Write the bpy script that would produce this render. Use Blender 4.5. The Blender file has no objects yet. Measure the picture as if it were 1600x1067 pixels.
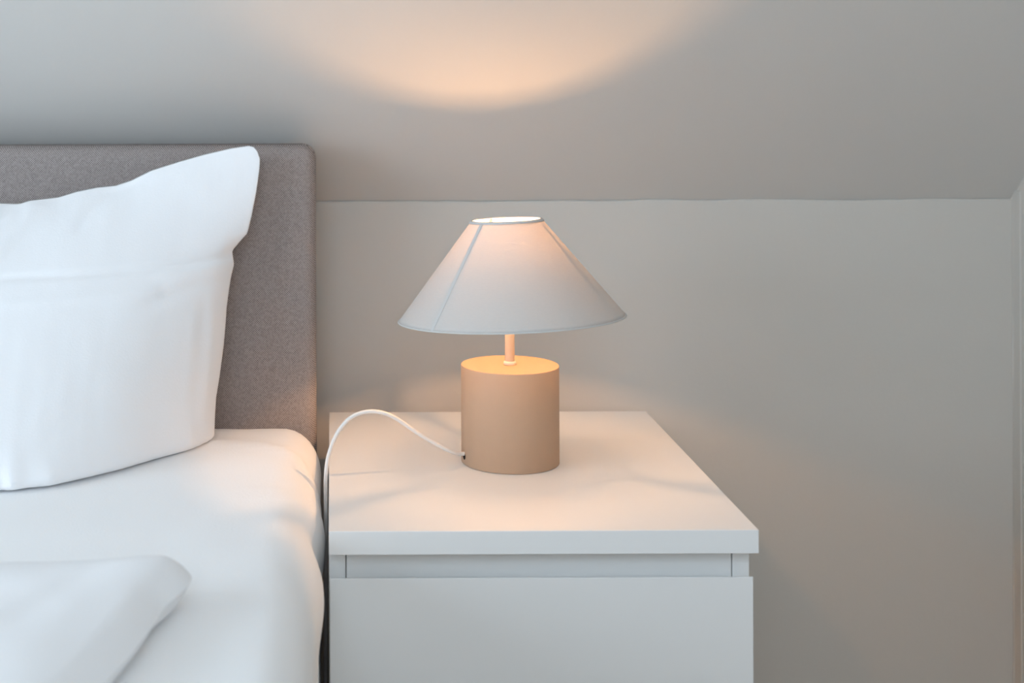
import bpy, bmesh, math, random
from mathutils import Vector, Matrix, noise
random.seed(7)
SC = bpy.context.scene
COL = SC.collection
PI = math.pi

# ---------------------------------------------------------------- camera
F_PX, PPX, PPY, CAM_Z = 2250.0, 516.0, 123.0, 0.971
cam_d = bpy.data.cameras.new('camera')
cam_d.sensor_width = 36.0
cam_d.lens = F_PX / 1600 * 36.0
cam_d.shift_x = (800 - PPX) / 1600
cam_d.shift_y = -(533.5 - PPY) / 1600
cam_d.clip_start = 0.02
cam_d.dof.use_dof = True
cam_d.dof.focus_distance = 1.56
cam_d.dof.aperture_fstop = 5.6
cam = bpy.data.objects.new('camera', cam_d)
cam.location = (0, 0, CAM_Z)
cam.rotation_euler = (PI / 2, math.radians(0.22), 0)
COL.objects.link(cam)
SC.camera = cam

# ---------------------------------------------------------------- world (daylight through the window)
SKY_COLOR, SKY_STRENGTH = (0.70, 0.85, 1.0), 7.4
w = bpy.data.worlds.new('sky')
SC.world = w
w.use_nodes = True
bg = w.node_tree.nodes['Background']
bg.inputs[0].default_value = (*SKY_COLOR, 1)
bg.inputs[1].default_value = SKY_STRENGTH
# roof window in the slope opposite the bed: its edges along x and along the height of the slope
KNEE_Y, KNEE_Z = -1.70, 0.80                            # foot of that slope
WIN = dict(x0=-0.60, x1=0.40, z0=1.05, z1=1.90)
WIN2 = dict(x=-1.80, y0=-0.85, y1=1.00, z0=0.70, z1=1.70)   # window in the left wall
pl = bpy.data.lights.new('window_portal', 'AREA')
pl.shape = 'RECTANGLE'
pl.size = WIN['x1'] - WIN['x0']
pl.size_y = (WIN['z1'] - WIN['z0']) * math.sqrt(2)
pl.cycles.is_portal = True
po = bpy.data.objects.new('window_portal', pl)
zc_ = (WIN['z0'] + WIN['z1']) / 2
po.location = ((WIN['x0'] + WIN['x1']) / 2, KNEE_Y + zc_ - KNEE_Z - 0.09, zc_ + 0.09)
po.rotation_euler = (PI / 4, 0, 0)
COL.objects.link(po)
pl2 = bpy.data.lights.new('side_window_portal', 'AREA')
pl2.shape = 'RECTANGLE'
pl2.size = WIN2['z1'] - WIN2['z0']
pl2.size_y = WIN2['y1'] - WIN2['y0']
pl2.cycles.is_portal = True
po2 = bpy.data.objects.new('side_window_portal', pl2)
po2.location = (WIN2['x'] - 0.115, (WIN2['y0'] + WIN2['y1']) / 2, (WIN2['z0'] + WIN2['z1']) / 2)
po2.rotation_euler = (0, -PI / 2, 0)
COL.objects.link(po2)
BULB_COLOR, BULB_STRENGTH = (1.0, 0.53, 0.235), 4700.0

vs = SC.view_settings
SC.display_settings.display_device = 'sRGB'
vs.view_transform = 'Standard'
vs.look = 'None'
vs.exposure = 0.0
vs.gamma = 1.0
vs.use_curve_mapping = False
SC.cycles.use_denoising = True
SC.cycles.max_bounces = 14
SC.cycles.diffuse_bounces = 10
SC.cycles.sample_clamp_indirect = 8.0

# ---------------------------------------------------------------- materials
def srgb(r, g, b):
    f = lambda c: (c / 255) / 12.92 if c / 255 <= 0.04045 else ((c / 255 + 0.055) / 1.055) ** 2.4
    return (f(r), f(g), f(b), 1)

def mat(name, color, rough=0.6, spec=0.3, noise_scale=None, noise_amt=0.03, bump=0.0, bump_scale=200, coords='Object', stretch=None):
    m = bpy.data.materials.new(name)
    m.use_nodes = True
    nt = m.node_tree
    b = nt.nodes['Principled BSDF']
    b.inputs['Base Color'].default_value = color
    b.inputs['Roughness'].default_value = rough
    b.inputs['Specular IOR Level'].default_value = spec
    tc = nt.nodes.new('ShaderNodeTexCoord')
    src = tc.outputs[coords]
    if stretch:
        mp = nt.nodes.new('ShaderNodeMapping')
        mp.inputs['Scale'].default_value = stretch
        nt.links.new(src, mp.inputs[0]); src = mp.outputs[0]
    if noise_scale:
        n = nt.nodes.new('ShaderNodeTexNoise')
        n.inputs['Scale'].default_value = noise_scale
        n.inputs['Detail'].default_value = 4
        r = nt.nodes.new('ShaderNodeValToRGB')
        r.color_ramp.elements[0].position = 0.3
        r.color_ramp.elements[1].position = 0.7
        r.color_ramp.elements[0].color = tuple(c * (1 - noise_amt) for c in color[:3]) + (1,)
        r.color_ramp.elements[1].color = tuple(min(1, c * (1 + noise_amt)) for c in color[:3]) + (1,)
        nt.links.new(src, n.inputs['Vector'])
        nt.links.new(n.outputs['Fac'], r.inputs[0])
        nt.links.new(r.outputs[0], b.inputs['Base Color'])
    if bump:
        n2 = nt.nodes.new('ShaderNodeTexNoise')
        n2.inputs['Scale'].default_value = bump_scale
        n2.inputs['Detail'].default_value = 3
        bp = nt.nodes.new('ShaderNodeBump')
        bp.inputs['Strength'].default_value = bump
        bp.inputs['Distance'].default_value = 0.002
        nt.links.new(src, n2.inputs['Vector'])
        nt.links.new(n2.outputs['Fac'], bp.inputs['Height'])
        nt.links.new(bp.outputs[0], b.inputs['Normal'])
    return m

M = {}
M['wall'] = mat('wall_paint', (0.595, 0.56, 0.512, 1), 0.7, 0.25, 3.0, 0.012, 0.10, 160)
M['ceiling'] = mat('ceiling_paint', (0.62, 0.60, 0.57, 1), 0.7, 0.25, 3.0, 0.012, 0.10, 160)
M['floor'] = mat('floor_wood', (0.50, 0.36, 0.24, 1), 0.5, 0.4, 6.0, 0.25, 0.05, 60, stretch=(1, 12, 1))
M['lacquer'] = mat('white_foil', (0.77, 0.765, 0.75, 1), 0.36, 0.45, 2.0, 0.006)
M['lamp_base'] = mat('beige_paint', (0.45, 0.305, 0.205, 1), 0.55, 0.3, 60, 0.012, 0.04, 700)
M['lamp_pole'] = mat('cream_metal', (0.78, 0.66, 0.52, 1), 0.4, 0.4, 60, 0.01)
M['hole'] = mat('dark_hole', (0.03, 0.02, 0.015, 1), 0.8, 0.1, 50, 0.1)
M['cable'] = mat('white_cable', (0.74, 0.70, 0.66, 1), 0.6, 0.25, 40, 0.01)
M['wire'] = mat('white_wire', (0.75, 0.73, 0.70, 1), 0.45, 0.4, 40, 0.01)
M['socket'] = mat('white_socket', (0.8, 0.78, 0.74, 1), 0.45, 0.4, 40, 0.01)
M['linen'] = mat('white_cotton', (0.87, 0.87, 0.88, 1), 0.85, 0.12, 5.0, 0.008, 0.12, 420)
M['sheet'] = mat('white_jersey', (0.90, 0.90, 0.90, 1), 0.85, 0.12, 5.0, 0.008, 0.12, 420)
M['core'] = mat('mattress_core', (0.7, 0.7, 0.7, 1), 0.9, 0.1, 30, 0.05)
M['dark'] = mat('dark_bed_fabric', (0.018, 0.014, 0.012, 1), 0.9, 0.1, 300, 0.3)
M['wood_leg'] = mat('dark_wood', (0.05, 0.03, 0.02, 1), 0.5, 0.3, 30, 0.2, stretch=(10, 10, 1))
M['frame'] = mat('white_window_frame', (0.8, 0.8, 0.8, 1), 0.4, 0.4, 10, 0.01)

def weave_mat():
    m = bpy.data.materials.new('grey_upholstery')
    m.use_nodes = True
    nt = m.node_tree
    b = nt.nodes['Principled BSDF']
    b.inputs['Roughness'].default_value = 0.92
    b.inputs['Specular IOR Level'].default_value = 0.1
    tc = nt.nodes.new('ShaderNodeTexCoord')
    def wave(rot, scale):
        mp = nt.nodes.new('ShaderNodeMapping')
        mp.inputs['Rotation'].default_value = rot
        nt.links.new(tc.outputs['Object'], mp.inputs[0])
        wv = nt.nodes.new('ShaderNodeTexWave')
        wv.bands_direction = 'X'
        wv.inputs['Scale'].default_value = scale
        wv.inputs['Distortion'].default_value = 0.5
        wv.inputs['Detail'].default_value = 2
        wv.inputs['Detail Scale'].default_value = 3
        nt.links.new(mp.outputs[0], wv.inputs[0])
        return wv.outputs['Fac']
    a = wave((0, math.radians(45), 0), 165)
    c = wave((0, math.radians(-45), 0), 165)
    mul = nt.nodes.new('ShaderNodeMath'); mul.operation = 'MULTIPLY'
    nt.links.new(a, mul.inputs[0]); nt.links.new(c, mul.inputs[1])
    n = nt.nodes.new('ShaderNodeTexNoise')
    n.inputs['Scale'].default_value = 420
    n.inputs['Detail'].default_value = 3
    nt.links.new(tc.outputs['Object'], n.inputs['Vector'])
    add = nt.nodes.new('ShaderNodeMath'); add.operation = 'MULTIPLY_ADD'
    add.inputs[1].default_value = 0.6
    nt.links.new(n.outputs['Fac'], add.inputs[0]); nt.links.new(mul.outputs[0], add.inputs[2])
    r = nt.nodes.new('ShaderNodeValToRGB')
    r.color_ramp.elements[0].position = 0.15
    r.color_ramp.elements[0].color = (0.145, 0.122, 0.115, 1)
    r.color_ramp.elements[1].position = 1.0
    r.color_ramp.elements[1].color = (0.52, 0.46, 0.44, 1)
    nt.links.new(add.outputs[0], r.inputs[0])
    nt.links.new(r.outputs[0], b.inputs['Base Color'])
    bp = nt.nodes.new('ShaderNodeBump')
    bp.inputs['Strength'].default_value = 0.35
    bp.inputs['Distance'].default_value = 0.001
    nt.links.new(add.outputs[0], bp.inputs['Height'])
    nt.links.new(bp.outputs[0], b.inputs['Normal'])
    return m
M['weave'] = weave_mat()

def shade_mat(name, color, trans, transfac):
    """diffuse + translucent cloth; fine horizontal slub in the weave"""
    m = bpy.data.materials.new(name)
    m.use_nodes = True
    nt = m.node_tree
    nt.nodes.remove(nt.nodes['Principled BSDF'])
    out = nt.nodes['Material Output']
    d = nt.nodes.new('ShaderNodeBsdfDiffuse')
    t = nt.nodes.new('ShaderNodeBsdfTranslucent')
    mx = nt.nodes.new('ShaderNodeMixShader')
    tc = nt.nodes.new('ShaderNodeTexCoord')
    mp = nt.nodes.new('ShaderNodeMapping')
    mp.inputs['Scale'].default_value = (1, 1, 4.5)
    n = nt.nodes.new('ShaderNodeTexNoise')
    n.inputs['Scale'].default_value = 260
    n.inputs['Detail'].default_value = 4
    nt.links.new(tc.outputs['Object'], mp.inputs[0])
    nt.links.new(mp.outputs[0], n.inputs['Vector'])
    mr = nt.nodes.new('ShaderNodeMapRange')
    mr.inputs['From Min'].default_value = 0.3
    mr.inputs['From Max'].default_value = 0.7
    mr.inputs['To Min'].default_value = transfac * 0.72
    mr.inputs['To Max'].default_value = transfac * 1.28
    nt.links.new(n.outputs['Fac'], mr.inputs['Value'])
    nt.links.new(mr.outputs[0], mx.inputs[0])
    d.inputs[0].default_value = color
    t.inputs[0].default_value = trans
    bp = nt.nodes.new('ShaderNodeBump')
    bp.inputs['Strength'].default_value = 0.12
    bp.inputs['Distance'].default_value = 0.001
    nt.links.new(n.outputs['Fac'], bp.inputs['Height'])
    nt.links.new(bp.outputs[0], d.inputs['Normal'])
    nt.links.new(d.outputs[0], mx.inputs[1])
    nt.links.new(t.outputs[0], mx.inputs[2])
    nt.links.new(mx.outputs[0], out.inputs[0])
    return m
M['shade_lining'] = shade_mat('shade_lining', (0.88, 0.87, 0.84, 1), (0.9, 0.80, 0.70, 1), 0.17)
M['shade'] = shade_mat('shade_cloth', (0.58, 0.57, 0.55, 1), (0.9, 0.80, 0.70, 1), 0.125)
M['shade_trim'] = shade_mat('shade_trim_cloth', (0.60, 0.59, 0.57, 1), (0.9, 0.80, 0.70, 1), 0.085)

def emit_mat(name, color, strength):
    m = bpy.data.materials.new(name)
    m.use_nodes = True
    nt = m.node_tree
    nt.nodes.remove(nt.nodes['Principled BSDF'])
    e = nt.nodes.new('ShaderNodeEmission')
    e.inputs[0].default_value = (*color, 1)
    e.inputs[1].default_value = strength
    nt.links.new(e.outputs[0], nt.nodes['Material Output'].inputs[0])
    return m
M['bulb'] = emit_mat('lit_bulb', BULB_COLOR, BULB_STRENGTH)

def thin_glass():
    m = bpy.data.materials.new('thin_glass')
    m.use_nodes = True
    nt = m.node_tree
    nt.nodes.remove(nt.nodes['Principled BSDF'])
    t = nt.nodes.new('ShaderNodeBsdfTransparent')
    g = nt.nodes.new('ShaderNodeBsdfGlossy')
    g.inputs['Roughness'].default_value = 0.05
    mx = nt.nodes.new('ShaderNodeMixShader')
    mx.inputs[0].default_value = 0.04
    nt.links.new(t.outputs[0], mx.inputs[1]); nt.links.new(g.outputs[0], mx.inputs[2])
    nt.links.new(mx.outputs[0], nt.nodes['Material Output'].inputs[0])
    return m
M['glass'] = thin_glass()

# ---------------------------------------------------------------- helpers
def tag(o, label=None, cat=None, group=None, kind=None):
    if label: o['label'] = label
    if cat: o['category'] = cat
    if group: o['group'] = group
    if kind: o['kind'] = kind
    return o

def empty(name, loc, label, cat):
    o = bpy.data.objects.new(name, None)
    o.empty_display_size = 0.05
    o.location = loc
    COL.objects.link(o)
    return tag(o, label, cat)

def obj(name, bm, material, parent=None, smooth=False, origin=None):
    """link the bmesh (world coordinates) as one mesh object, origin moved to its parent/base"""
    me = bpy.data.meshes.new(name)
    bmesh.ops.recalc_face_normals(bm, faces=bm.faces)
    bm.to_mesh(me); bm.free()
    for p in me.polygons: p.use_smooth = smooth
    me.materials.append(material)
    o = bpy.data.objects.new(name, me)
    COL.objects.link(o)
    if parent is not None:
        off = world_loc(parent)
        me.transform(Matrix.Translation(-off))
        o.parent = parent
    elif origin is not None:
        me.transform(Matrix.Translation(-Vector(origin)))
        o.location = origin
    return o

def world_loc(o):
    v = Vector(o.location)
    while o.parent is not None:
        o = o.parent
        v += Vector(o.location)
    return v

def box(bm, x0, x1, y0, y1, z0, z1, bev=0.0, seg=2):
    vs_ = [bm.verts.new(p) for p in ((x0,y0,z0),(x1,y0,z0),(x1,y1,z0),(x0,y1,z0),(x0,y0,z1),(x1,y0,z1),(x1,y1,z1),(x0,y1,z1))]
    fs = [bm.faces.new([vs_[i] for i in f]) for f in ((0,3,2,1),(4,5,6,7),(0,1,5,4),(1,2,6,5),(2,3,7,6),(3,0,4,7))]
    if bev:
        ed = list({e for f in fs for e in f.edges})
        bmesh.ops.bevel(bm, geom=ed, offset=bev, segments=seg, affect='EDGES', profile=0.5)
    return bm

def boxobj(name, dims, material, parent=None, bev=0.0, seg=2, smooth=False):
    return obj(name, box(bmesh.new(), *dims, bev, seg), material, parent, smooth)

def lathe(bm, prof, cx, cy, seg=96, cap=True):
    """prof: (r, z) from bottom to top"""
    rings = []
    for r, z in prof:
        if r < 1e-6:
            rings.append([bm.verts.new((cx, cy, z))])
        else:
            rings.append([bm.verts.new((cx + r*math.cos(2*PI*i/seg), cy + r*math.sin(2*PI*i/seg), z)) for i in range(seg)])
    for a, b in zip(rings, rings[1:]):
        for i in range(seg):
            j = (i + 1) % seg
            if len(a) == 1 and len(b) == 1: continue
            if len(a) == 1: bm.faces.new((a[0], b[i], b[j]))
            elif len(b) == 1: bm.faces.new((a[i], a[j], b[0]))
            else: bm.faces.new((a[i], a[j], b[j], b[i]))
    return bm

def tube(bm, pts, r, seg=12, closed=False):
    pts = [Vector(p) for p in pts]
    n = len(pts)
    rings = []
    up = Vector((0.13, 0.31, 0.94))
    for i, p in enumerate(pts):
        if closed: t = pts[(i+1) % n] - pts[i-1]
        else: t = pts[min(i+1, n-1)] - pts[max(i-1, 0)]
        t.normalize()
        a = t.cross(up)
        if a.length < 1e-4: a = t.cross(Vector((1, 0, 0)))
        a.normalize(); b = t.cross(a)
        up = b.cross(t) if False else up
        rings.append([bm.verts.new(p + r*(math.cos(2*PI*k/seg)*a + math.sin(2*PI*k/seg)*b)) for k in range(seg)])
    m = n if closed else n - 1
    for i in range(m):
        A, B = rings[i], rings[(i+1) % n]
        for k in range(seg):
            bm.faces.new((A[k], A[(k+1) % seg], B[(k+1) % seg], B[k]))
    if not closed:
        bm.faces.new(rings[0]); bm.faces.new(rings[-1])
    return bm

def smooth_path(pts, n=8):
    """Catmull-Rom through the points"""
    P = [Vector(p) for p in pts]
    P = [2*P[0]-P[1]] + P + [2*P[-1]-P[-2]]
    out = []
    for i in range(1, len(P)-2):
        p0, p1, p2, p3 = P[i-1:i+3]
        for k in range(n):
            t = k / n
            out.append(0.5*((2*p1) + (p2-p0)*t + (2*p0-5*p1+4*p2-p3)*t*t + (3*p1-p0-3*p2+p3)*t**3))
    out.append(P[-2])
    return out

def at(px, py, depth):            # a point seen at (px, py), at that distance from the camera's plane
    return Vector(((px-PPX)/F_PX*depth, depth, CAM_Z-(py-PPY)/F_PX*depth))

def on_z(px, py, z):
    return at(px, py, (CAM_Z-z)*F_PX/(py-PPY))

def sstep(a, b, x):
    t = max(0.0, min(1.0, (x-a)/(b-a)))
    return t*t*(3-2*t)

def lerp_table(tab, t):
    """piecewise-linear over a table of equally weighted tuples by arc length"""
    d = [0.0]
    for a, b in zip(tab, tab[1:]):
        d.append(d[-1] + (Vector(b)-Vector(a)).length)
    L = t*d[-1]
    for i in range(len(tab)-1):
        if L <= d[i+1] or i == len(tab)-2:
            s = (L-d[i])/max(1e-9, d[i+1]-d[i])
            return Vector(tab[i]).lerp(Vector(tab[i+1]), s)

# ================================================================= SETTING
YW, ZK, XR = 1.900, 0.813, 0.901          # knee wall plane, knee height, right wall plane
XL, YF, ZC = WIN2['x'], KNEE_Y, 2.42
T = 0.12

def struct(name, bm, m, smooth=False):
    return tag(obj(name, bm, m, None, smooth), kind='structure')

struct('floor', box(bmesh.new(), XL-T, XR+T, YF-T, YW+T, -0.1, 0.0), M['floor'])
# knee wall: its board ends in an uneven lip a few millimetres under the slope, leaving a fine open joint
bm = bmesh.new()
rows, nx = [], 220
for i in range(nx+1):
    x = XL-T + (XR+T-XL+T)*i/nx
    k = noise.noise((x*8, 3.1, 0))*0.0022 + noise.noise((x*27, 7.7, 0))*0.0009
    rows.append([bm.verts.new(p) for p in ((x, YW, 0), (x, YW, ZK-0.0060+k), (x, YW+0.0012, ZK-0.0042+k), (x, YW+0.006, ZK-0.0040+k), (x, YW+0.006, ZK+0.02), (x, YW+T, ZK+0.02), (x, YW+T, 0))])
for a, b in zip(rows, rows[1:]):
    for c in range(7): bm.faces.new((a[c], a[(c+1) % 7], b[(c+1) % 7], b[c]))
bm.faces.new(rows[0]); bm.faces.new(rows[-1])
struct('wall_back', bm, M['wall'])
struct('wall_right', box(bmesh.new(), XR, XR+T, YF-T, YW+T, 0.0, ZC+0.1), M['wall'])
struct('wall_front', box(bmesh.new(), XL-T, XR+T, YF-T, YF, 0.0, KNEE_Z), M['wall'])
bm = bmesh.new()
box(bm, XL-T, XL, YF-T, WIN2['y0'], 0, ZC+0.1)
box(bm, XL-T, XL, WIN2['y1'], YW+T, 0, ZC+0.1)
box(bm, XL-T, XL, WIN2['y0'], WIN2['y1'], 0, WIN2['z0'])
box(bm, XL-T, XL, WIN2['y0'], WIN2['y1'], WIN2['z1'], ZC+0.1)
struct('wall_left', bm, M['wall'])
# ceiling: a 45 degree slope over the bed, a flat strip, and the opposite slope with its roof window
yk = YW - (ZC - ZK)
yb = KNEE_Y + (ZC - KNEE_Z)
def slab(bm, x0, x1, a, b, n):
    """panel between (y, z) points a and b, thickened along n"""
    q = [a, b, (b[0]+n[0], b[1]+n[1]), (a[0]+n[0], a[1]+n[1])]
    A = [bm.verts.new((x0, y, z)) for y, z in q]
    B = [bm.verts.new((x1, y, z)) for y, z in q]
    for i in range(4):
        j = (i+1) % 4
        bm.faces.new((A[i], A[j], B[j], B[i]))
    bm.faces.new(A); bm.faces.new(B)
bm = bmesh.new()
slab(bm, XL-T, XR+T, (YW+0.01, ZK-0.01), (yk, ZC), (0.12, 0.12))
slab(bm, XL-T, XR+T, (yk+0.12, ZC), (yb-0.12, ZC), (0, 0.12))
back = lambda z: (KNEE_Y + z - KNEE_Z, z)
slab(bm, XL-T, XR+T, back(KNEE_Z), back(WIN['z0']), (-0.09, 0.09))
slab(bm, XL-T, XR+T, back(WIN['z1']), back(ZC), (-0.09, 0.09))
slab(bm, XL-T, WIN['x0'], back(WIN['z0']), back(WIN['z1']), (-0.09, 0.09))
slab(bm, WIN['x1'], XR+T, back(WIN['z0']), back(WIN['z1']), (-0.09, 0.09))
struct('ceiling', bm, M['ceiling'])
# uneven bead of caulk in the corner
def bead(name, p0, p1, r, wob, n, m, off):
    pts = []
    p0, p1 = Vector(p0), Vector(p1)
    for i in range(n+1):
        t = i/n
        p = p0.lerp(p1, t)
        k = t*(p1-p0).length
        p += Vector(off)*(noise.noise((k*9, 3.1, 0))*wob + noise.noise((k*28, 7.7, 0))*wob*0.35)
        pts.append(p)
    return struct(name, tube(bmesh.new(), pts, r, 8), m, True)
# narrow painted strip down the corner of the right wall
struct('trim_1', box(bmesh.new(), XR-0.0022, XR+0.01, YW-0.021, YW+0.01, 0, ZK+0.008, 0.0012), M['wall'])
bead('trim_2', (XR-0.0005, YW-0.001, 0.0), (XR-0.0005, YW-0.001, ZK), 0.0025, 0.0015, 60, M['wall'], (1, 0, 0))
# frame of the roof window (lets the daylight in)
bm = bmesh.new()
fw = 0.04
z0, z1 = WIN['z0'], WIN['z1']
def fslab(x0, x1, za, zb):
    a, b = back(za), back(zb)
    slab(bm, x0, x1, (a[0]-0.04, a[1]+0.04), (b[0]-0.04, b[1]+0.04), (-0.04, 0.04))
fslab(WIN['x0'], WIN['x1'], z0, z0+fw); fslab(WIN['x0'], WIN['x1'], z1-fw, z1)
fslab(WIN['x0'], WIN['x0']+0.05, z0+fw, z1-fw); fslab(WIN['x1']-0.05, WIN['x1'], z0+fw, z1-fw)
struct('window_1', bm, M['frame'])
bm = bmesh.new()
y0, y1, z0, z1 = WIN2['y0'], WIN2['y1'], WIN2['z0'], WIN2['z1']
for d in ((y0, y1, z0, z0+fw), (y0, y1, z1-fw, z1), (y0, y0+fw, z0+fw, z1-fw), (y1-fw, y1, z0+fw, z1-fw)):
    box(bm, XL-0.09, XL-0.04, *d, 0.004)
struct('window_2', bm, M['frame'])

# ================================================================= BED
HB_Y0, HB_Y1, HB_X, HB_Z = 1.737, 1.815, -0.0185, 0.8905
BED_L = -1.62
bed = empty('bed', (-0.82, 0.75, 0), 'grey woven upholstered bed with tall padded headboard against the sloped wall', 'bed')
bm = box(bmesh.new(), BED_L, HB_X, HB_Y0, HB_Y1, 0.10, HB_Z)
bmesh.ops.bevel(bm, geom=list(bm.edges), offset=0.017, segments=6, affect='EDGES', profile=0.5)
hb = obj('headboard', bm, M['weave'], bed, True)
boxobj('bed_base', (BED_L+0.01, -0.024, -0.27, HB_Y0-0.002, 0.10, 0.335), M['dark'], bed, 0.01, 3)
for lx in (BED_L+0.08, -0.10):
    for ly in (-0.18, 1.62):
        obj('leg', lathe(bmesh.new(), [(0, 0), (0.02, 0), (0.028, 0.105), (0, 0.105)], lx, ly, 24), M['wood_leg'], bed)

# ---- mattress with its fitted sheet
MX0, MX1, MY0, MY1, MZ0, MZ1 = -1.61, -0.0130, -0.26, 1.735, 0.336, 0.560
mattress = empty('mattress', (-0.82, 0.75, MZ0), 'thick mattress in a smooth white fitted sheet, set on the bed', 'mattress')
boxobj('mattress_core', (MX0+0.03, MX1-0.03, MY0+0.03, MY1-0.03, MZ0+0.004, MZ1-0.03), M['core'], mattress, 0.03, 3)

def ridge(x, y, pts, width, amp):
    """signed height of a soft crease along a polyline in plan"""
    best, bt = 1e9, 0
    for i in range(len(pts)-1):
        a, b = Vector(pts[i]), Vector(pts[i+1])
        ab = b-a
        t = max(0, min(1, (Vector((x, y))-a).dot(ab)/ab.length_squared))
        d = (Vector((x, y))-a-ab*t).length
        if d < best: best, bt = d, (i+t)/(len(pts)-1)
    return amp*math.exp(-(best/width)**2)*math.sin(PI*min(1, max(0, bt*0.9+0.05)))**0.5

def sheet_mesh():
    def grade(a, b, fine_lo, fine_hi, nf, nc):
        out = [a + fine_lo*i/nf for i in range(nf)] if fine_lo else [a]
        s, e = a+fine_lo, b-fine_hi
        out += [s+(e-s)*i/nc for i in range(nc)] if fine_lo else [s+(e-s)*i/nc for i in range(1, nc)]
        out += [e+fine_hi*i/nf for i in range(nf+1)]
        return out
    xs = grade(MX0, MX1, 0.10, 0.16, 16, 36)
    ys = grade(MY0, MY1, 0.10, 0.30, 20, 60)
    zs = grade(MZ0, MZ1, 0.05, 0.09, 12, 8)
    R = Vector((0.043, 0.045, 0.056))
    bm = bmesh.new()
    cache = {}
    def V(i, j, k):
        if (i, j, k) in cache: return cache[(i, j, k)]
        x, y, z = xs[i], ys[j], zs[k]
        qx = max(MX0+R.x, min(MX1-R.x, x)); qy = max(MY0+R.y, min(MY1-R.y, y)); qz = max(MZ0+0.03, min(MZ1-R.z, z))
        d = Vector(((x-qx)/R.x, (y-qy)/R.y, (z-qz)/(R.z if z > qz else 0.03)))
        if d.length > 1e-6:
            mx = max(abs(c) for c in d)
            d = d.normalized()*mx
        p = Vector((qx+d.x*R.x, qy+d.y*R.y, qz+d.z*(R.z if z > qz else 0.03)))
        n = d.normalized() if d.length > 1e-6 else Vector((0, 0, 1))
        # tension folds of the sheet near its corner and along the edge
        h = 0.0
        if p.x > -0.5:
            h += ridge(p.x, p.y, [(-0.16, 1.640), (-0.085, 1.622), (-0.035, 1.585), (-0.012, 1.53)], 0.010, 0.0030)
            h -= ridge(p.x, p.y, [(-0.12, 1.650), (-0.06, 1.632), (-0.020, 1.578), (-0.010, 1.555)], 0.007, 0.0028)
            h += ridge(p.x, p.y, [(-0.10, 1.43), (-0.05, 1.425), (-0.01, 1.40)], 0.014, 0.0022)
            h -= ridge(p.x, p.y, [(-0.08, 1.40), (-0.04, 1.385), (-0.008, 1.35)], 0.012, 0.0024)
            h += 0.0016*noise.noise((p.x*14, p.y*7, p.z*14)) + 0.0008*noise.noise((p.x*30+4, p.y*16, p.z*30))
        # sides wave in and out a little towards the hem
        side = sstep(0.55, 0.45, p.z)
        if n.x > 0.3:
            wave = 0.0
            wave += 0.0062*math.exp(-((p.y-1.46)/0.055)**2)*(1-0.8*sstep(0.51, 0.45, p.z))
            wave -= 0.004*math.exp(-((p.y-1.37)/0.035)**2)*sstep(0.545, 0.47, p.z)
            wave += 0.0058*math.exp(-((p.y-1.285)/0.045)**2)*sstep(0.445, 0.505, p.z)
            wave -= 0.002*sstep(1.20, 1.02, p.y)
            h += wave*n.x
        p = p + n*h
        p.z = max(p.z, MZ0)
        p.y = min(p.y, MY1)
        v = bm.verts.new(p)
        cache[(i, j, k)] = v
        return v
    I, J, K = len(xs)-1, len(ys)-1, len(zs)-1
    for i in range(I):
        for j in range(J):
            for k in (0, K): bm.faces.new((V(i,j,k), V(i+1,j,k), V(i+1,j+1,k), V(i,j+1,k)))
        for k in range(K):
            for j in (0, J): bm.faces.new((V(i,j,k), V(i+1,j,k), V(i+1,j,k+1), V(i,j,k+1)))
    for j in range(J):
        for k in range(K):
            for i in (0, I): bm.faces.new((V(i,j,k), V(i,j+1,k), V(i,j+1,k+1), V(i,j,k+1)))
    return bm
obj('fitted_sheet', sheet_mesh(), M['sheet'], mattress, True)

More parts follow.
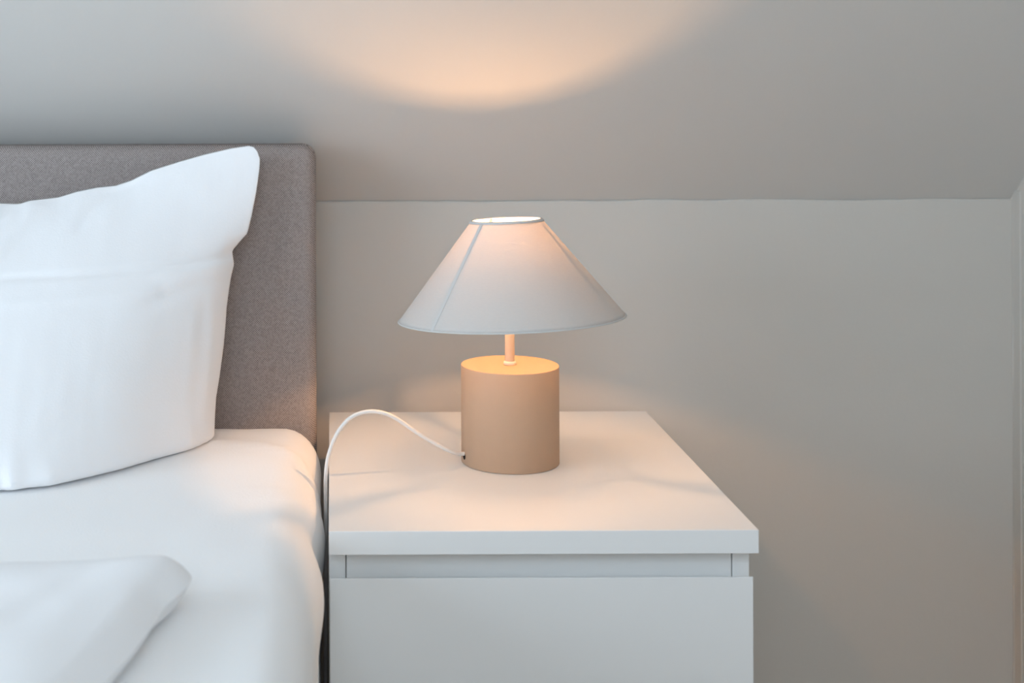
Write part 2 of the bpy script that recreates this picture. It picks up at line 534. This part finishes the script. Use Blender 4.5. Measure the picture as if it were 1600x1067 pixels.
# ---- pillow leaning on the headboard
def pillow_mesh():
    ZB = MZ1 + 0.0025
    XM = -0.50                                   # middle of the pillow
    right = [(322,694),(333,680),(334,650),(336,620),(341,590),(348,540),(351,510),(353,480),(357,450),(360,432),(365,412),
             (362,391),(373,378),(386,364),(392,340),(400,300),(405,265),(406,248),(402,236),(396,229)]
    top = [(396,229),(388,227),(360,231),(320,240),(280,251),(235,265),(205,280),(180,288),(150,291),(120,297),(90,306),(45,311),(30,316),(0,315),(-60,318),(-130,322),(-220,324),(-340,325)]
    bot = [(322,694),(290,703),(240,716),(185,732),(130,745),(75,757),(40,760),(15,764),(0,763),(-60,770),(-140,775),(-220,777),(-340,778)]
    R3, T3, B3 = [], [], []
    for i, (a, b) in enumerate(right):
        f = (694-b)/(694-229)
        R3.append(at(a, b, 1.632 + 0.068*f))
    for a, b in top:
        f = (396-a)/616
        T3.append(at(a, b, 1.700 - 0.03*sstep(0, 1, f)))
    for a, b in bot:
        B3.append(on_z(a, b, ZB))
    B3[0] = R3[0]
    def cut(P):                                   # end exactly at the pillow's middle
        out = []
        for p in P:
            if p.x < XM:
                q = out[-1]
                out.append(q.lerp(p, (q.x-XM)/(q.x-p.x)))
                break
            out.append(p)
        return out
    T3, B3 = cut(T3), cut(B3)
    NU, NV = 120, 110
    Lb, Lt = B3[-1], T3[-1]
    Lb = Vector((XM, Lb.y, Lb.z)); Lt = Vector((XM, Lt.y, Lt.z))
    creases = [  # pixel polylines, width px, depth m
        ([(366,398),(330,404),(290,411),(220,420),(120,428),(0,433),(-150,440)], 5.0, -0.0050),
        ([(366,410),(330,416),(280,424),(220,432)], 7.0, 0.0035),
        ([(350,440),(300,450),(250,466),(205,482)], 9.0, -0.0030),
        ([(345,425),(300,432),(250,444)], 8.0, 0.0025),
        ([(208,282),(170,305),(135,335),(110,370)], 10.0, -0.0030),
        ([(215,292),(185,318),(150,350)], 12.0, 0.0020),
        ([(32,316),(12,328),(0,340),(-30,362)], 7.0, -0.0040),
        ([(60,316),(28,350),(0,385),(-20,410)], 12.0, 0.0030),
        ([(318,470),(312,540),(306,610),(298,675)], 8.0, -0.0020),
        ([(300,500),(296,570),(285,650)], 9.0, 0.0018),
        ([(332,500),(326,570),(322,640),(318,684)], 6.0, 0.0015),
        ([(240,455),(140,462),(40,470),(-60,474)], 9.0, 0.0022),
    ]
    def crease(px, py):
        h = 0.0
        for pts, w_, amp in creases:
            best, bt = 1e9, 0
            for i in range(len(pts)-1):
                ax, ay = pts[i]; bx, by = pts[i+1]
                dx, dy = bx-ax, by-ay
                t = max(0, min(1, ((px-ax)*dx+(py-ay)*dy)/(dx*dx+dy*dy)))
                d = math.hypot(px-ax-dx*t, py-ay-dy*t)
                if d < best: best, bt = d, (i+t)/(len(pts)-1)
            if best < 4*w_:
                h += 0.7*amp*math.exp(-(best/w_)**2)*(1-sstep(0.75, 1.0, bt)*0.9)
        return h
    def soft(tab, t, half=0.22):                   # the same edge with its small waves averaged away
        h = min(half, t, 1-t)
        acc = Vector((0, 0, 0))
        for q in range(9):
            acc += lerp_table(tab, t-h+2*h*q/8)
        return acc/9
    cache = {}
    def edge_pt(key, tab, t, inward, reach):
        k_ = (key, round(t, 6))
        if k_ not in cache: cache[k_] = (soft(tab, t), lerp_table(tab, t))
        a_, b_ = cache[k_]
        return a_.lerp(b_, math.exp(-(inward/reach)**2))
    def front(u, v):                              # u: 0 right edge .. 1 middle, v: 0 bottom .. 1 top
        uu = 1-(1-u)**1.0
        b, t_ = edge_pt('b', B3, uu, v, 0.10), edge_pt('t', T3, uu, 1-v, 0.10)
        r, l = edge_pt('r', R3, v, u, 0.07), Lb.lerp(Lt, v)
        c = (b*(1-v)+t_*v) + (r*(1-u)+l*u) - (R3[0]*(1-u)*(1-v) + T3[0]*(1-u)*v + Lb*u*(1-v) + Lt*u*v)
        # cushion bulge, thin in the empty top corner
        ear = 1 - 0.92*sstep(0.52, 0.95, v)*sstep(0.55, 0.0, u)
        prof = (1-(1-min(1, u*1.25))**2.6)**0.6 * (max(0, v)**0.55*(1-v)**0.85)*1.75
        c = c + Vector((0.012*(1-u)*prof, -0.072*prof*ear, 0))
        px = PPX+c.x/c.y*F_PX; py = PPY+(CAM_Z-c.z)/c.y*F_PX
        e = sstep(0, 0.02, u)*sstep(0, 0.03, v)*sstep(1.0, 0.97, v)
        h = crease(px, py)*e + (0.0016*noise.noise((c.x*11, c.z*11, 2.0)) + 0.0007*noise.noise((c.x*34, c.z*28, 5)))*e
        c = c + Vector((0, -h, 0.25*h))
        c.z = max(c.z, ZB)
        return c
    def back(u, v):
        b = lerp_table(B3, u); t_ = lerp_table(T3, u)
        f = front(u, v)
        base = lerp_table(R3, v)
        prof = (1-(1-min(1, u*1.3))**2.2)**0.7 * ((v+0.001)**0.35*(1-v)**0.6)*1.5
        ys = (1.632+0.068*v)
        y = ys + 0.045*min(1.0, prof)
        edge = sstep(0.0, 0.10, min(u*1.0, 1-v))
        lim = 1.732
        return Vector((f.x, min(lim, f.y*(1-edge)+max(f.y+0.002, y)*edge), max(ZB, f.z)))
    bm = bmesh.new()
    us = [1-(1-i/NU)**0.9 if False else (i/NU)**1.25 for i in range(NU+1)]
    vs_ = [0.5-0.5*math.cos(PI*(j/NV)) for j in range(NV+1)]
    vs_ = [0.45*a+0.55*j/NV for j, a in enumerate(vs_)]
    FR = [[front(u, v) for v in vs_] for u in us]
    BK = [[back(u, v) for v in vs_] for u in us]
    def side(mirror):
        def P(p): return Vector((2*XM-p.x, p.y, p.z)) if mirror else p
        f = [[bm.verts.new(P(p)) for p in row] for row in FR]
        b = [[f[i][j] if (i == 0 or j == NV) else bm.verts.new(P(BK[i][j])) for j in range(NV+1)] for i in range(NU+1)]
        for i in range(NU):
            for j in range(NV):
                bm.faces.new((f[i][j], f[i][j+1], f[i+1][j+1], f[i+1][j]))
                q = [b[i][j], b[i+1][j], b[i+1][j+1], b[i][j+1]]
                if len(set(q)) == 4: 
                    try: bm.faces.new(q)
                    except ValueError: pass
            q = [f[i][0], f[i+1][0], b[i+1][0], b[i][0]]
            s = []
            for x in q:
                if x not in s: s.append(x)
            if len(s) >= 3: bm.faces.new(s)
    side(False); side(True)
    bmesh.ops.remove_doubles(bm, verts=bm.verts, dist=1e-6)
    return bm, R3, T3
pbm, R3, T3 = pillow_mesh()
pillow = obj('pillow', pbm, M['linen'], None, True, (-0.50, 1.60, MZ1))
tag(pillow, 'large white pillow with a limp pointed corner, propped upright against the grey headboard', 'pillow')

# ---- duvet lying over the near part of the bed
def duvet_mesh():
    ex, ey, r = -0.108, 1.140, 0.026              # right edge, far edge, plan corner radius
    X0, Y0 = -1.45, -0.15
    bm = bmesh.new()
    us = [(i/90)**2.2 for i in range(91)]
    vs_ = [(j/90)**2.2 for j in range(91)]
    def plan(u, v):                                # u from right edge inwards, v from the far edge nearer
        y = ey - v*(ey-Y0)
        xr = ex - 0.013*sstep(0.025, 0.085, ey-y) - 0.13*(ey-y) + 0.006*math.sin((ey-y)*16)
        x = xr - u*(xr-X0)
        return x, y, xr
    def edge_d(x, y, xr):
        a, b = xr-x, ey-y
        if a < r and b < r:
            return r-math.hypot(r-a, r-b)
        return min(a, b)
    top, low = [], []
    for u in us:
        rt, rl = [], []
        for v in vs_:
            x, y, xr = plan(u, v)
            a, b = xr-x, ey-y
            # pull the grid into the rounded corner
            if a < r and b < r:
                q = Vector((r-a, r-b))
                m = max(q.x, q.y)
                if q.length > 1e-9:
                    q = q*(m/q.length)
                x, y = xr-r+q.x, ey-r+q.y
            d = max(0.0, edge_d(x, y, xr))
            seam = MZ1+0.018 + 0.007*math.exp(-(math.hypot(xr-x, ey-y)/0.07)**1.5)
            prof = 1-(1-min(1, d/0.060))**2.4
            h = 0.0125*(1-(1-min(1, d/0.024))**2) + 0.014*(1-(1-min(1, d/0.09))**2) + 0.006*sstep(0.05, 0.4, d)
            h += (0.0022*noise.noise((x*9, y*9, 1)) + 0.0014*noise.noise((x*24, y*14, 4)))*sstep(0, 0.05, d)
            # shallow puckers running in from the corner
            h -= 0.0022*math.exp(-((x+0.19-(y-1.05)*0.4)/0.018)**2)*sstep(0.02, 0.08, d)*sstep(0.92, 1.0, y)
            rt.append(bm.verts.new((x, y, seam+h)))
            rl.append((x, y, max(MZ1+0.0035, seam-0.03*prof*1.6)))
        top.append(rt); low.append(rl)
    N = len(us)-1
    lv = [[top[i][j] if (i == 0 or j == 0) else bm.verts.new(low[i][j]) for j in range(N+1)] for i in range(N+1)]
    for i in range(N):
        for j in range(N):
            bm.faces.new((top[i][j], top[i][j+1], top[i+1][j+1], top[i+1][j]))
            q = []
            for x in (lv[i][j], lv[i+1][j], lv[i+1][j+1], lv[i][j+1]):
                if x not in q: q.append(x)
            if len(q) >= 3:
                try: bm.faces.new(q)
                except ValueError: pass
    for i in range(N):
        for a, b, c, d in ((top[i][N], top[i+1][N], lv[i+1][N], lv[i][N]), (top[N][i], top[N][i+1], lv[N][i+1], lv[N][i])):
            q = []
            for x in (a, b, c, d):
                if x not in q: q.append(x)
            if len(q) >= 3:
                try: bm.faces.new(q)
                except ValueError: pass
    return bm
duvet = obj('duvet', duvet_mesh(), M['linen'], None, True, (-0.75, 0.5, MZ1))
tag(duvet, 'soft white duvet in the foreground, one puffy corner lying on the white sheet', 'duvet')

# ================================================================= NIGHTSTAND
NX0, NX1, NY0, NY1, NZ = -0.0030, 0.3970, 1.339, 1.818, 0.550
ns = empty('nightstand', (0.197, 1.58, 0), 'white two-drawer nightstand with thick flat top, standing beside the bed', 'nightstand')
boxobj('top', (NX0, NX1, NY0, NY1, NZ-0.0220, NZ), M['lacquer'], ns, 0.0006, 2)
SPY = 1.3690
boxobj('side_panel', (NX0, NX0+0.0158, SPY, NY1-0.003, 0, NZ-0.0222), M['lacquer'], ns, 0.0005, 1)
boxobj('side_panel', (NX1-0.0163, NX1-0.0005, SPY, NY1-0.003, 0, NZ-0.0222), M['lacquer'], ns, 0.0005, 1)
boxobj('back_panel', (NX0+0.017, NX1-0.0175, NY1-0.010, NY1-0.004, 0.02, NZ-0.0224), M['lacquer'], ns)
boxobj('rail', (NX0+0.0166, NX1-0.0171, SPY+0.0012, SPY+0.019, 0.470, NZ-0.0226), M['lacquer'], ns, 0.0005, 1)
boxobj('rail', (NX0+0.0164, NX1-0.0169, SPY+0.0012, SPY+0.019, 0.238, 0.275), M['lacquer'], ns, 0.0005, 1)
boxobj('plinth', (NX0+0.0164, NX1-0.0169, SPY+0.03, SPY+0.045, 0.0, 0.05), M['lacquer'], ns, 0.0005, 1)
for z0_, z1_ in ((0.279, 0.5025), (0.030, 0.2535)):
    # the upper edge of the front is cut back on a slant as a finger grip
    sec = [(1.3495, z0_), (1.3675, z0_), (1.3675, z1_-0.022), (1.3515, z1_-0.0002), (1.3508, z1_), (1.3501, z1_), (1.3495, z1_-0.0006)]
    bm = bmesh.new()
    A = [bm.verts.new((NX0+0.0010, y, z)) for y, z in sec]
    B = [bm.verts.new((NX1-0.0026, y, z)) for y, z in sec]
    for i in range(len(sec)):
        j = (i+1) % len(sec)
        bm.faces.new((A[i], A[j], B[j], B[i]))
    bm.faces.new(A); bm.faces.new(B)
    dr = obj('drawer', bm, M['lacquer'], ns)
    bm = bmesh.new()
    bx0, bx1, by0, by1, bz0, bz1 = NX0+0.026, NX1-0.027, 1.391, 1.77, z0_+0.015, z0_+0.15
    box(bm, bx0, bx0+0.012, by0, by1, bz0, bz1)
    box(bm, bx1-0.012, bx1, by0, by1, bz0, bz1)
    box(bm, bx0+0.012, bx1-0.012, by1-0.012, by1, bz0, bz1)
    box(bm, bx0+0.012, bx1-0.012, by0, by1-0.012, bz0, bz0+0.006)
    obj('drawer_box', bm, M['lacquer'], dr)

# ================================================================= TABLE LAMP
LX, LY, LZ = 0.196, 1.581, NZ + 0.0003
lamp = empty('table_lamp', (LX, LY, LZ), 'lit table lamp with beige cylinder base and wide cone shade on the white nightstand', 'lamp')
BR, BH = 0.0535, 0.1062
base = obj('base', lathe(bmesh.new(), [(0, LZ), (BR-0.0006, LZ), (BR, LZ+0.0006), (BR, LZ+BH-0.0006), (BR-0.0002, LZ+BH-0.0002), (BR-0.0006, LZ+BH), (0, LZ+BH)], LX, LY, 160), M['lamp_base'], lamp)
for p in base.data.polygons: p.use_smooth = abs(p.normal.z) < 0.5
base['label'] = 'matt beige cylinder base'
# cable outlet near the foot of the cylinder
ang = math.radians(195)
HP = Vector((LX+BR*math.cos(ang), LY+BR*math.sin(ang), LZ+0.0108))
hn = Vector((math.cos(ang), math.sin(ang), 0))
bm = bmesh.new()
tube(bm, [HP-hn*0.003, HP+hn*0.00025], 0.0034, 20)
for v in bm.verts: v.co.z = HP.z - 0.0012 + (v.co.z-HP.z)*1.15
hole = obj('cable_hole', bm, M['hole'], base)
hole['label'] = 'small dark cable hole'
pole = obj('pole', lathe(bmesh.new(), [(0, LZ+BH), (0.0053, LZ+BH), (0.0053, LZ+0.187), (0, LZ+0.187)], LX, LY, 40), M['lamp_pole'], lamp, True)
obj('collar', lathe(bmesh.new(), [(0.005, LZ+BH), (0.0068, LZ+BH+0.0002), (0.0070, LZ+BH+0.0022), (0.0064, LZ+BH+0.0038), (0.0050, LZ+BH+0.0042)], LX, LY, 40), M['lamp_pole'], pole, True)
SZ = LZ+0.175                                    # bulb holder
socket = obj('bulb_socket', lathe(bmesh.new(), [(0.0055, SZ), (0.013, SZ+0.001), (0.0145, SZ+0.004), (0.0145, SZ+0.028), (0.0135, SZ+0.030), (0, SZ+0.030)], LX, LY, 40), M['socket'], lamp, True)
BZ = 0.7800                                      # centre of the glowing filament
prof_b = [(0, 0.7550), (0.0085, 0.7552), (0.0095, 0.760)]
rb = 0.0170
for i in range(0, 13):
    a = -PI/2 + 0.62 + (PI-0.62)*i/12
    prof_b.append((max(0, rb*math.cos(a)), BZ+rb*math.sin(a)))
prof_b[-1] = (0, BZ+rb)
bulb = obj('bulb', lathe(bmesh.new(), prof_b, LX, LY, 32), M['glass'], lamp, True)
bulb['label'] = 'small clear glass bulb'
fil = obj('filament', lathe(bmesh.new(), [(0, BZ-0.0065), (0.0017, BZ-0.0063), (0.0017, BZ+0.0063), (0, BZ+0.0065)], LX, LY, 16), M['bulb'], bulb, True)
fil['label'] = 'glowing warm filament'

# shade: truncated cone, slightly askew on its pole
SH_BOT, SH_TOP, R_BOT, R_TOP = 0.7080, 0.8150, 0.1237, 0.0387
PIV = Vector((LX, LY, 0.745))
def cone(r0, z0, r1, z1, th, seg=160, nz=24):
    bm = bmesh.new()
    prof = []
    for i in range(nz+1):
        t = i/nz
        prof.append((r0+(r1-r0)*t, z0+(z1-z0)*t))
    for i in range(nz, -1, -1):
        t = i/nz
        prof.append((r0+(r1-r0)*t-th, z0+(z1-z0)*t-th*0.0))
    prof.append(prof[0])
    lathe(bm, prof, LX, LY, seg)
    bmesh.ops.remove_doubles(bm, verts=bm.verts, dist=1e-7)
    return bm
piv = bpy.data.objects.new('shade', None)
bm = cone(R_BOT, SH_BOT, R_TOP, SH_TOP, 0.0008)
me_o = obj('shade', bm, M['shade'], None, True)
bpy.data.objects.remove(piv)
me_o.name = 'shade'
me_o.data.materials.append(M['shade_lining'])
for p in me_o.data.polygons:                      # the inner face is lined with white film
    c = p.center
    if p.normal.x*(c.x-LX) + p.normal.y*(c.y-LY) < 0: p.material_index = 1
me_o.data.transform(Matrix.Translation(-PIV))
me_o.parent = lamp
me_o.location = PIV - Vector((LX, LY, LZ))
me_o['label'] = 'wide white cloth cone shade, slightly askew'
shade = me_o
def rim(name, r, z, hgt, slope, m):
    bm = bmesh.new()
    a, b = (r+0.0006, z), (r+0.0006-slope*hgt, z+hgt)
    prof = [a, (a[0]+0.0004, a[1]+0.0003), (b[0]+0.0004, b[1]), b, (b[0]-0.0018, b[1]), (a[0]-0.0018, a[1]), a]
    lathe(bm, prof, LX, LY, 160)
    bmesh.ops.remove_doubles(bm, verts=bm.verts, dist=1e-7)
    return obj(name, bm, m, shade, True)
k = (R_BOT-R_TOP)/(SH_TOP-SH_BOT)
rim('top_binding', R_TOP+k*0.0022, SH_TOP-0.0022, 0.0028, k, M['shade_trim'])
rim('bottom_binding', R_BOT, SH_BOT-0.0004, 0.0016, k, M['shade_trim'])
# overlapping seam strip down the cone
bm = bmesh.new()
sa = math.radians(221)
rows = []
for i in range(21):
    t = i/20
    r = R_BOT+(R_TOP-R_BOT)*t
    z = SH_BOT+(SH_TOP-SH_BOT)*t
    row = []
    for s_, o_ in ((-1, 0.0000), (-1, 0.00025), (1, 0.00025), (1, 0.0000)):
        da = s_*0.0020/r
        row.append(bm.verts.new((LX+(r+o_)*math.cos(sa+da), LY+(r+o_)*math.sin(sa+da), z+o_*0.6)))
    rows.append(row)
for a, b in zip(rows, rows[1:]):
    for c in range(4): bm.faces.new((a[c], a[(c+1) % 4], b[(c+1) % 4], b[c]))
bm.faces.new(rows[0]); bm.faces.new(rows[-1])
obj('seam', bm, M['shade_trim'], shade, False)
# wire fitter: a ring on the bulb holder and three spokes up to the top rim
ring_z = 0.7525
obj('fitter_ring', tube(bmesh.new(), [(LX+0.0165*math.cos(2*PI*i/40), LY+0.0165*math.sin(2*PI*i/40), ring_z) for i in range(40)], 0.0016, 8, True), M['wire'], shade, True)
for dg in (110, 223.5, 329):
    a = math.radians(dg)
    c, s = math.cos(a), math.sin(a)
    obj('spoke', tube(bmesh.new(), [(LX+0.0172*c, LY+0.0172*s, ring_z), (LX+0.030*c, LY+0.030*s, ring_z+0.012), (LX+0.0376*c, LY+0.0376*s, SH_TOP-0.001)], 0.0014, 8), M['wire'], shade, True)
shade.rotation_euler = (math.radians(-2.2), math.radians(-2.4), 0)

# white cable: leaves the base, arches over the tabletop and drops between nightstand and mattress
cpts = [HP-hn*0.002+Vector((0, 0, 0.0012)), HP+hn*0.006+Vector((0, 0, 0.0020))]
for px, py, dp in ((700,705,1.5575), (660,683,1.552), (620,656,1.548), (600,646.5,1.545), (580,643,1.544), (560,646,1.543), (543,655,1.542), (528,672,1.541), (518.5,690,1.540), (512.5,707,1.540), (509,722,1.540)):
    cpts.append(at(px, py, dp))
cpts += [(-0.0064, 1.539, 0.545), (-0.0066, 1.540, 0.52), (-0.0066, 1.545, 0.44), (-0.0075, 1.56, 0.30), (-0.0085, 1.58, 0.12), (-0.0085, 1.60, 0.02), (-0.0085, 1.64, 0.003), (-0.0085, 1.80, 0.003)]
obj('cable', tube(bmesh.new(), smooth_path(cpts, 10), 0.0022, 14), M['cable'], lamp, True)['label'] = 'thin white cable'
